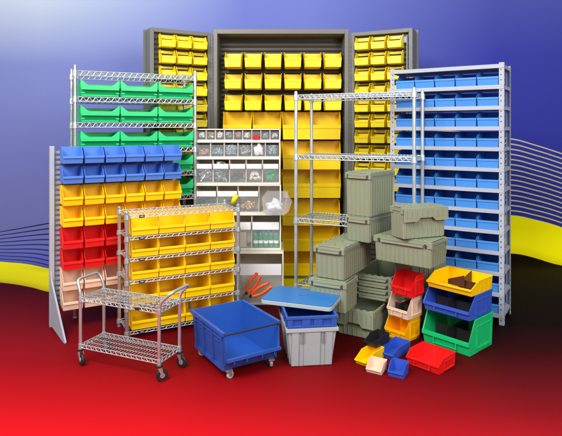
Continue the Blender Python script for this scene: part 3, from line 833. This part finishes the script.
# ------------------------------------------------------------------ grey-green attached-lid totes
def tote(label, corner, rz, w, d, z0, z1, mode='closed', flap=False, ribs=True, cc='FR', group='grey green attached lid totes'):
    t = thing('lidded_tote' if mode == 'closed' else 'open_tote', label, 'tote', (0, 0, 0), 0, group)
    place(t, corner, rz, (w/2 if cc == 'FR' else -w/2), -d/2, z0)
    H_ = z1-z0; th = .006; k = .935 if H_ > .1 else .95
    k = k if mode == 'closed' or H_ > .16 else .93
    b = (w/2*k, d/2*k); tp = (w/2*.97, d/2*.97)
    m = MB()
    if mode == 'closed': m.frustum((-b[0], b[0], -b[1], b[1]), (-tp[0], tp[0], -tp[1], tp[1]), 0, H_-.012)
    else: open_box(m, b, tp, 0, H_, th)
    def edge(z): f_ = z/H_; return b[0]+(tp[0]-b[0])*f_, b[1]+(tp[1]-b[1])*f_
    if ribs and H_ > .08:
        zt = H_-.045 if H_ > .15 else H_-.03
        for half, other, ax in ((b[1], w, 1), (b[0], d, 0)):
            n = max(3, int(other*k/.034))
            for i in range(n+1):
                q = -other/2*k*.93+other*k*.93*i/n
                ex0, ey0 = edge(.005); ex1, ey1 = edge(zt); rd = .0045; hw = .0035
                for sg in (-1, 1):
                    if ax:
                        m.frustum((q-hw, q+hw, min(sg*(ey0-.001), sg*(ey0+rd)), max(sg*(ey0-.001), sg*(ey0+rd))), (q-hw, q+hw, min(sg*(ey1-.001), sg*(ey1+rd)), max(sg*(ey1-.001), sg*(ey1+rd))), .005, zt)
                    else:
                        m.frustum((min(sg*(ex0-.001), sg*(ex0+rd)), max(sg*(ex0-.001), sg*(ex0+rd)), q-hw, q+hw), (min(sg*(ex1-.001), sg*(ex1+rd)), max(sg*(ex1-.001), sg*(ex1+rd)), q-hw, q+hw), .005, zt)
    # rim band
    rz0, rz1 = H_-.020, H_-.0
    o_, i_ = .006, .010
    X_, Y_ = w/2+o_-.004, d/2+o_-.004
    m.box(-X_, X_, -Y_, -Y_+i_, rz0, rz1); m.box(-X_, X_, Y_-i_, Y_, rz0, rz1)
    m.box(-X_, -X_+i_, -Y_+i_, Y_-i_, rz0, rz1); m.box(X_-i_, X_, -Y_+i_, Y_-i_, rz0, rz1)
    # corner blocks and hand-hold bar on the front end
    for sx in (-1, 1):
        for sy in (-1, 1):
            cx, cy = sx*(w/2-.012), sy*(d/2-.012); m.box(cx-.015, cx+.015, cy-.015, cy+.015, H_-.038, H_+.002)
    if mode != 'closed':
        c_ = m
        for sg in (-1, 1):        # hinge knuckles on the long rims
            n = 7
            for i in range(n):
                yy = -d/2+d*(i+.25)/n
                c_.box(min(sg*(X_-.008), sg*(X_+.004)), max(sg*(X_-.008), sg*(X_+.004)), yy, yy+d/n*.45, H_+.0005, H_+.007)
        for i in range(6):
            xx = -w/2+w*(i+.25)/6; c_.box(xx, xx+w/12, -Y_-.002, -Y_+.008, H_+.0005, H_+.006)
    m.build('tote_body', 'olive', t, .0022)
    h = MB(); h.box(-w*.36, w*.36, -Y_-.012, -Y_-.002, H_-.034, H_-.020); h.box(-w*.36, -w*.33, -Y_-.002, -Y_+.006, H_-.034, H_-.020); h.box(w*.33, w*.36, -Y_-.002, -Y_+.006, H_-.034, H_-.020)
    h.build('hand_hold', 'olive', t, .0015)
    for sx in (-1, 1):
        h = MB(); h.box(sx*w*.40-.006, sx*w*.40+.006, -Y_-.0035, -Y_-.001, H_-.036, H_-.010)
        h.build('latch_slot', 'darkpile', t)
    if mode == 'closed':
        # two interlocking flaps meeting in a toothed seam along the middle
        for sg in (-1, 1):
            f_ = MB(); n = 8; L_ = d-.02 if d >= w else w-.02; half = (w if d >= w else d)/2-.006
            pts = []
            for i in range(n+1):
                tt = -L_/2+L_*i/n
                off = (.018 if i % 2 else -.018)
                pts.append((tt, off+sg*.0015))
            poly = [(sg*half, -L_/2)]+[(o2, t2) for t2, o2 in pts]+[(sg*half, L_/2)]
            if d < w: poly = [(b2, a2) for a2, b2 in poly]
            f_.prism(poly, H_+.0005, H_+.007, 'z')
            if d >= w:
                for i in range(6): f_.box(min(sg*(half-.012), sg*(half-.001)), max(sg*(half-.012), sg*(half-.001)), -L_/2+L_*(i+.3)/6, -L_/2+L_*(i+.65)/6, H_+.006, H_+.012)
                for i in range(4): f_.box(min(sg*.03, sg*(half-.02)), max(sg*.03, sg*(half-.02)), -L_/2+L_*(i+.45)/4, -L_/2+L_*(i+.55)/4, H_+.0065, H_+.009)
            else:
                for i in range(6): f_.box(-L_/2+L_*(i+.3)/6, -L_/2+L_*(i+.65)/6, min(sg*(half-.012), sg*(half-.001)), max(sg*(half-.012), sg*(half-.001)), H_+.006, H_+.012)
            f_.build('lid_flap', 'olive', t, .0015)
    if flap:
        f_ = MB(); fh = flap; n = 14; poly = [(-w/2-.004, H_-.004)]
        for i in range(n+1):
            xx = -w/2-.004+(w+.008)*i/n; u = abs(xx)/(w/2)
            poly.append((xx, H_-fh+(.022 if u < .38 else 0)))
        poly.append((w/2+.004, H_-.004))
        f_.prism([(a_, b_) for a_, b_ in poly], -Y_-.022, -Y_-.014, 'y')
        for i in range(9):
            xx = -w/2+.01+(w-.02)*i/8; f_.box(xx-.003, xx+.003, -Y_-.026, -Y_-.0215, H_-fh+.026, H_-.008)
        f_.box(-w/2, w/2, -Y_-.022, -Y_+.002, H_-.006, H_+.003)
        f_.build('hanging_flap', 'olive', t, .0015)
    return t
A36 = R(-40)
tote('tall lidded grey-green tote at the top of the left stack in front of the cabinet', (.595, 3.54), R(-40), .195, .34, .815, 1.105)
tote('shorter lidded grey-green tote directly under the tall topmost one', (.589, 3.547), R(-40), .183, .33, .640, .806)
tote('grey-green lidded tote, long side facing right, under the one with the hanging flap', (.938, 3.30), A36, .41, .25, .530, .692)
tote('grey-green tote at the right with one lid flap hanging down its front', (.772, 3.36), R(22), .335, .14, .704, .900, flap=.085, cc='FL')
tote('grey-green lidded tote seen end-on at the left of the pile above another', (.402, 3.40), R(-31), .212, .50, .428, .632)
tote('grey-green lidded tote at the lower left, half hidden by the blue lid', (.415, 3.385), R(-28), .262, .22, .222, .416)
tote('lowest grey-green tote at the left end, behind the light grey tote', (.355, 3.62), R(-28), .17, .16, 0, .212, ribs=False)
tote('grey-green tote directly under the long one, glimpsed above the red bin', (.905, 3.645), A36, .14, .10, .266, .522, ribs=False)
tote('lowest grey-green tote behind the narrow stack of coloured bins', (.905, 3.645), A36, .14, .10, 0, .258, ribs=False)
tote('grey-green tote peeping out at the far right of the pile above the yellow bin', (1.105, 3.79), A36, .20, .19, .262, .520)
tote('lowest grey-green tote at the right, behind the green bin', (1.105, 3.79), A36, .20, .19, 0, .254, ribs=False)
for i in range(4):
    nm = ['bottom', 'third', 'second', 'top'][i]
    tote(f'open grey-green tote, {nm} one of the four shallow nested ones', (.760, 3.65), R(-30), .272, .49, .200+.012*i, .250+.043*i, mode='open', ribs=False, group='four nested open totes')
tote('open grey-green tote on the red floor beside the small bins, flap hanging in front', (.617, 3.52), R(-31), .272, .30, 0, .186, mode='open', flap=.11)

# ------------------------------------------------------------------ coloured stacking bins
def cbin(name, label, corner, rz, w, d, h, fh, mat, z=0, cut=.5, div=None, holder=True, cc='FR', group='loose coloured stacking bins', taper=.05, tilt=0):
    t = thing(name, label, 'bin', (0, 0, 0), 0, group)
    place(t, corner, rz, w/2 if cc == 'FR' else -w/2, 0, z)
    th = max(.0035, w*.018)
    m = bin_mb(w, h, d, fh, cut=cut, taper=taper, lean=.05, t=th, ribs=True, front_out=.004)
    m.build('bin_shell', mat, t, .002, 2)
    if holder:
        m = MB()
        x = w*.24; m.box(-x, x, -.012, -.0085, fh*.30, fh*.36); m.box(-x, -x+.005, -.011, -.006, fh*.36, fh*.8); m.box(x-.005, x, -.011, -.006, fh*.36, fh*.8)
        m.build('label_holder', mat, t, .0008)
        for sg in (-1, 1):
            m = MB(); xo = w/2*(1-taper*.5)
            a, b_ = sorted((sg*(xo-.002), sg*(xo+.0045)))
            for (y0_, y1_, za, zb) in ((d*.30, d*.92, h*.12, h*.16), (d*.30, d*.92, h*.76, h*.80), (d*.30, d*.325, h*.16, h*.76), (d*.895, d*.92, h*.16, h*.76)):
                m.box(a, b_, y0_, y1_, za, zb)
            m.build('side_frame', mat, t, .001)
    if div == 'cross':
        m = MB(); m.box(-.002, .002, th+.012, d-th-.001, th, h*.62); m.box(-w/2*.9+.004, w/2*.9-.004, d*.45, d*.45+.004, th, h*.50)
        m.build('divider', 'black', t, .001)
    if div == 'wedge':
        m = MB(); m.prism([(d*.2, th), (d*.9, th), (d*.9, h*1.12), (d*.35, h*.62)], w*.08, w*.08+.004); m.box(w*.08-.001, w*.40, d*.42, d*.424, th, h*.72)
        m.prism([(-w*.16, h*.30), (w*.20, h*.30), (w*.20, h*1.16), (-w*.16, h*.66)], d*.30, d*.31, 'y')
        m.build('divider', 'brown', t, .001)
    return t
Q = R(-48)
cbin('stacking_bin', 'big green bin with black dividers at the bottom of the right-hand stack', (1.160, 3.254), Q, .340, .30, .216, .088, 'green', 0, .22, 'cross')
cbin('stacking_bin', 'wide blue bin between the green one and the yellow one', (1.160, 3.254), Q, .333, .29, .148, .060, 'smallblue', .218, .25, 'cross')
cbin('stacking_bin', 'wide yellow bin with a brown divider at the top of the right-hand stack', (1.175, 3.262), Q, .320, .27, .088, .045, 'yellow_small', .3675, .32, 'wedge', holder=False)
cbin('stacking_bin', 'orange yellow bin at the foot of the narrow stack', (.817, 3.47), Q, .170, .17, .150, .068, 'orange', 0, .3)
cbin('stacking_bin', 'ivory bin with a dark divider in the middle of the narrow stack', (.829, 3.465), Q, .166, .17, .146, .06, 'ivory', .151, .3, 'cross')
cbin('stacking_bin', 'red bin on top of the narrow stack against the grey-green totes', (.854, 3.455), R(-48), .166, .145, .138, .062, 'red', .2985, .35)
cbin('stacking_bin', 'shallow bright red bin lying in front of the green bin', (.901, 3.016), R(-46), .218, .19, .082, .052, 'red', 0, .2)
cbin('stacking_bin', 'long narrow blue bin between the black bin and the red bin', (.680, 3.205), R(-44), .108, .20, .066, .036, 'smallblue', 0, .25, holder=False)
cbin('stacking_bin', 'small blue bin at the very front beside the small ivory bin', (.686, 2.968), R(-30), .092, .10, .068, .034, 'smallblue', 0, .4, holder=False)
cbin('stacking_bin', 'small ivory bin at the front between the yellow and blue ones', (.573, 3.018), R(-30), .095, .095, .058, .026, 'ivory', 0, .4, holder=False)
cbin('stacking_bin', 'small yellow bin at the left front below the black one', (.508, 3.12), R(-42), .088, .19, .064, .030, 'yellow_small', 0, .35, holder=False)
cbin('stacking_bin', 'small black bin leaning behind the small yellow bin', (.575, 3.225), R(-46), .088, .15, .060, .028, 'black', .0665, .4, holder=False)

# ------------------------------------------------------------------ light
w = bpy.data.worlds.new('World'); S.world = w; w.use_nodes = True
nt = w.node_tree; bg = nt.nodes['Background']
tc = nt.nodes.new('ShaderNodeTexCoord'); sx = nt.nodes.new('ShaderNodeSeparateXYZ'); rp = nt.nodes.new('ShaderNodeValToRGB')
mr = nt.nodes.new('ShaderNodeMapRange'); mr.inputs['From Min'].default_value = -1
nt.links.new(tc.outputs['Generated'], sx.inputs[0]); nt.links.new(sx.outputs[2], mr.inputs[0]); nt.links.new(mr.outputs[0], rp.inputs[0])
rp.color_ramp.elements[0].position = .46; rp.color_ramp.elements[0].color = (.20, .20, .20, 1)
rp.color_ramp.elements[1].position = .74; rp.color_ramp.elements[1].color = (1, 1, 1, 1)
nt.links.new(rp.outputs[0], bg.inputs[0]); bg.inputs[1].default_value = .74
def area(name, loc, target, size, energy, col=(1, 1, 1)):
    l = bpy.data.lights.new(name, 'AREA'); l.shape = 'RECTANGLE'; l.size, l.size_y = size; l.energy = energy; l.color = col
    o = bpy.data.objects.new(name, l); C.objects.link(o); o.location = loc
    o.rotation_euler = (Vector(target)-Vector(loc)).to_track_quat('-Z', 'Y').to_euler(); return o
area('softbox_key', (-1.7, .5, 3.7), (0, 4.3, .9), (2.4, 1.4), 255, (1, .99, .97))
area('softbox_fill', (2.2, -.3, 2.7), (.3, 4.2, .6), (1.8, 1.4), 110)

# ------------------------------------------------------------------ camera
cam = bpy.data.cameras.new('camera'); co = bpy.data.objects.new('camera', cam); C.objects.link(co)
co.location = (0, 0, 1.4); co.rotation_euler = (R(90), 0, 0)
cam.sensor_width = 36; cam.lens = 36*530/562; cam.shift_y = -88/562; cam.clip_end = 100; cam.clip_start = .05
S.camera = co
S.view_settings.view_transform = 'Standard'; S.view_settings.look = 'None'; S.view_settings.exposure = 0; S.view_settings.gamma = 1
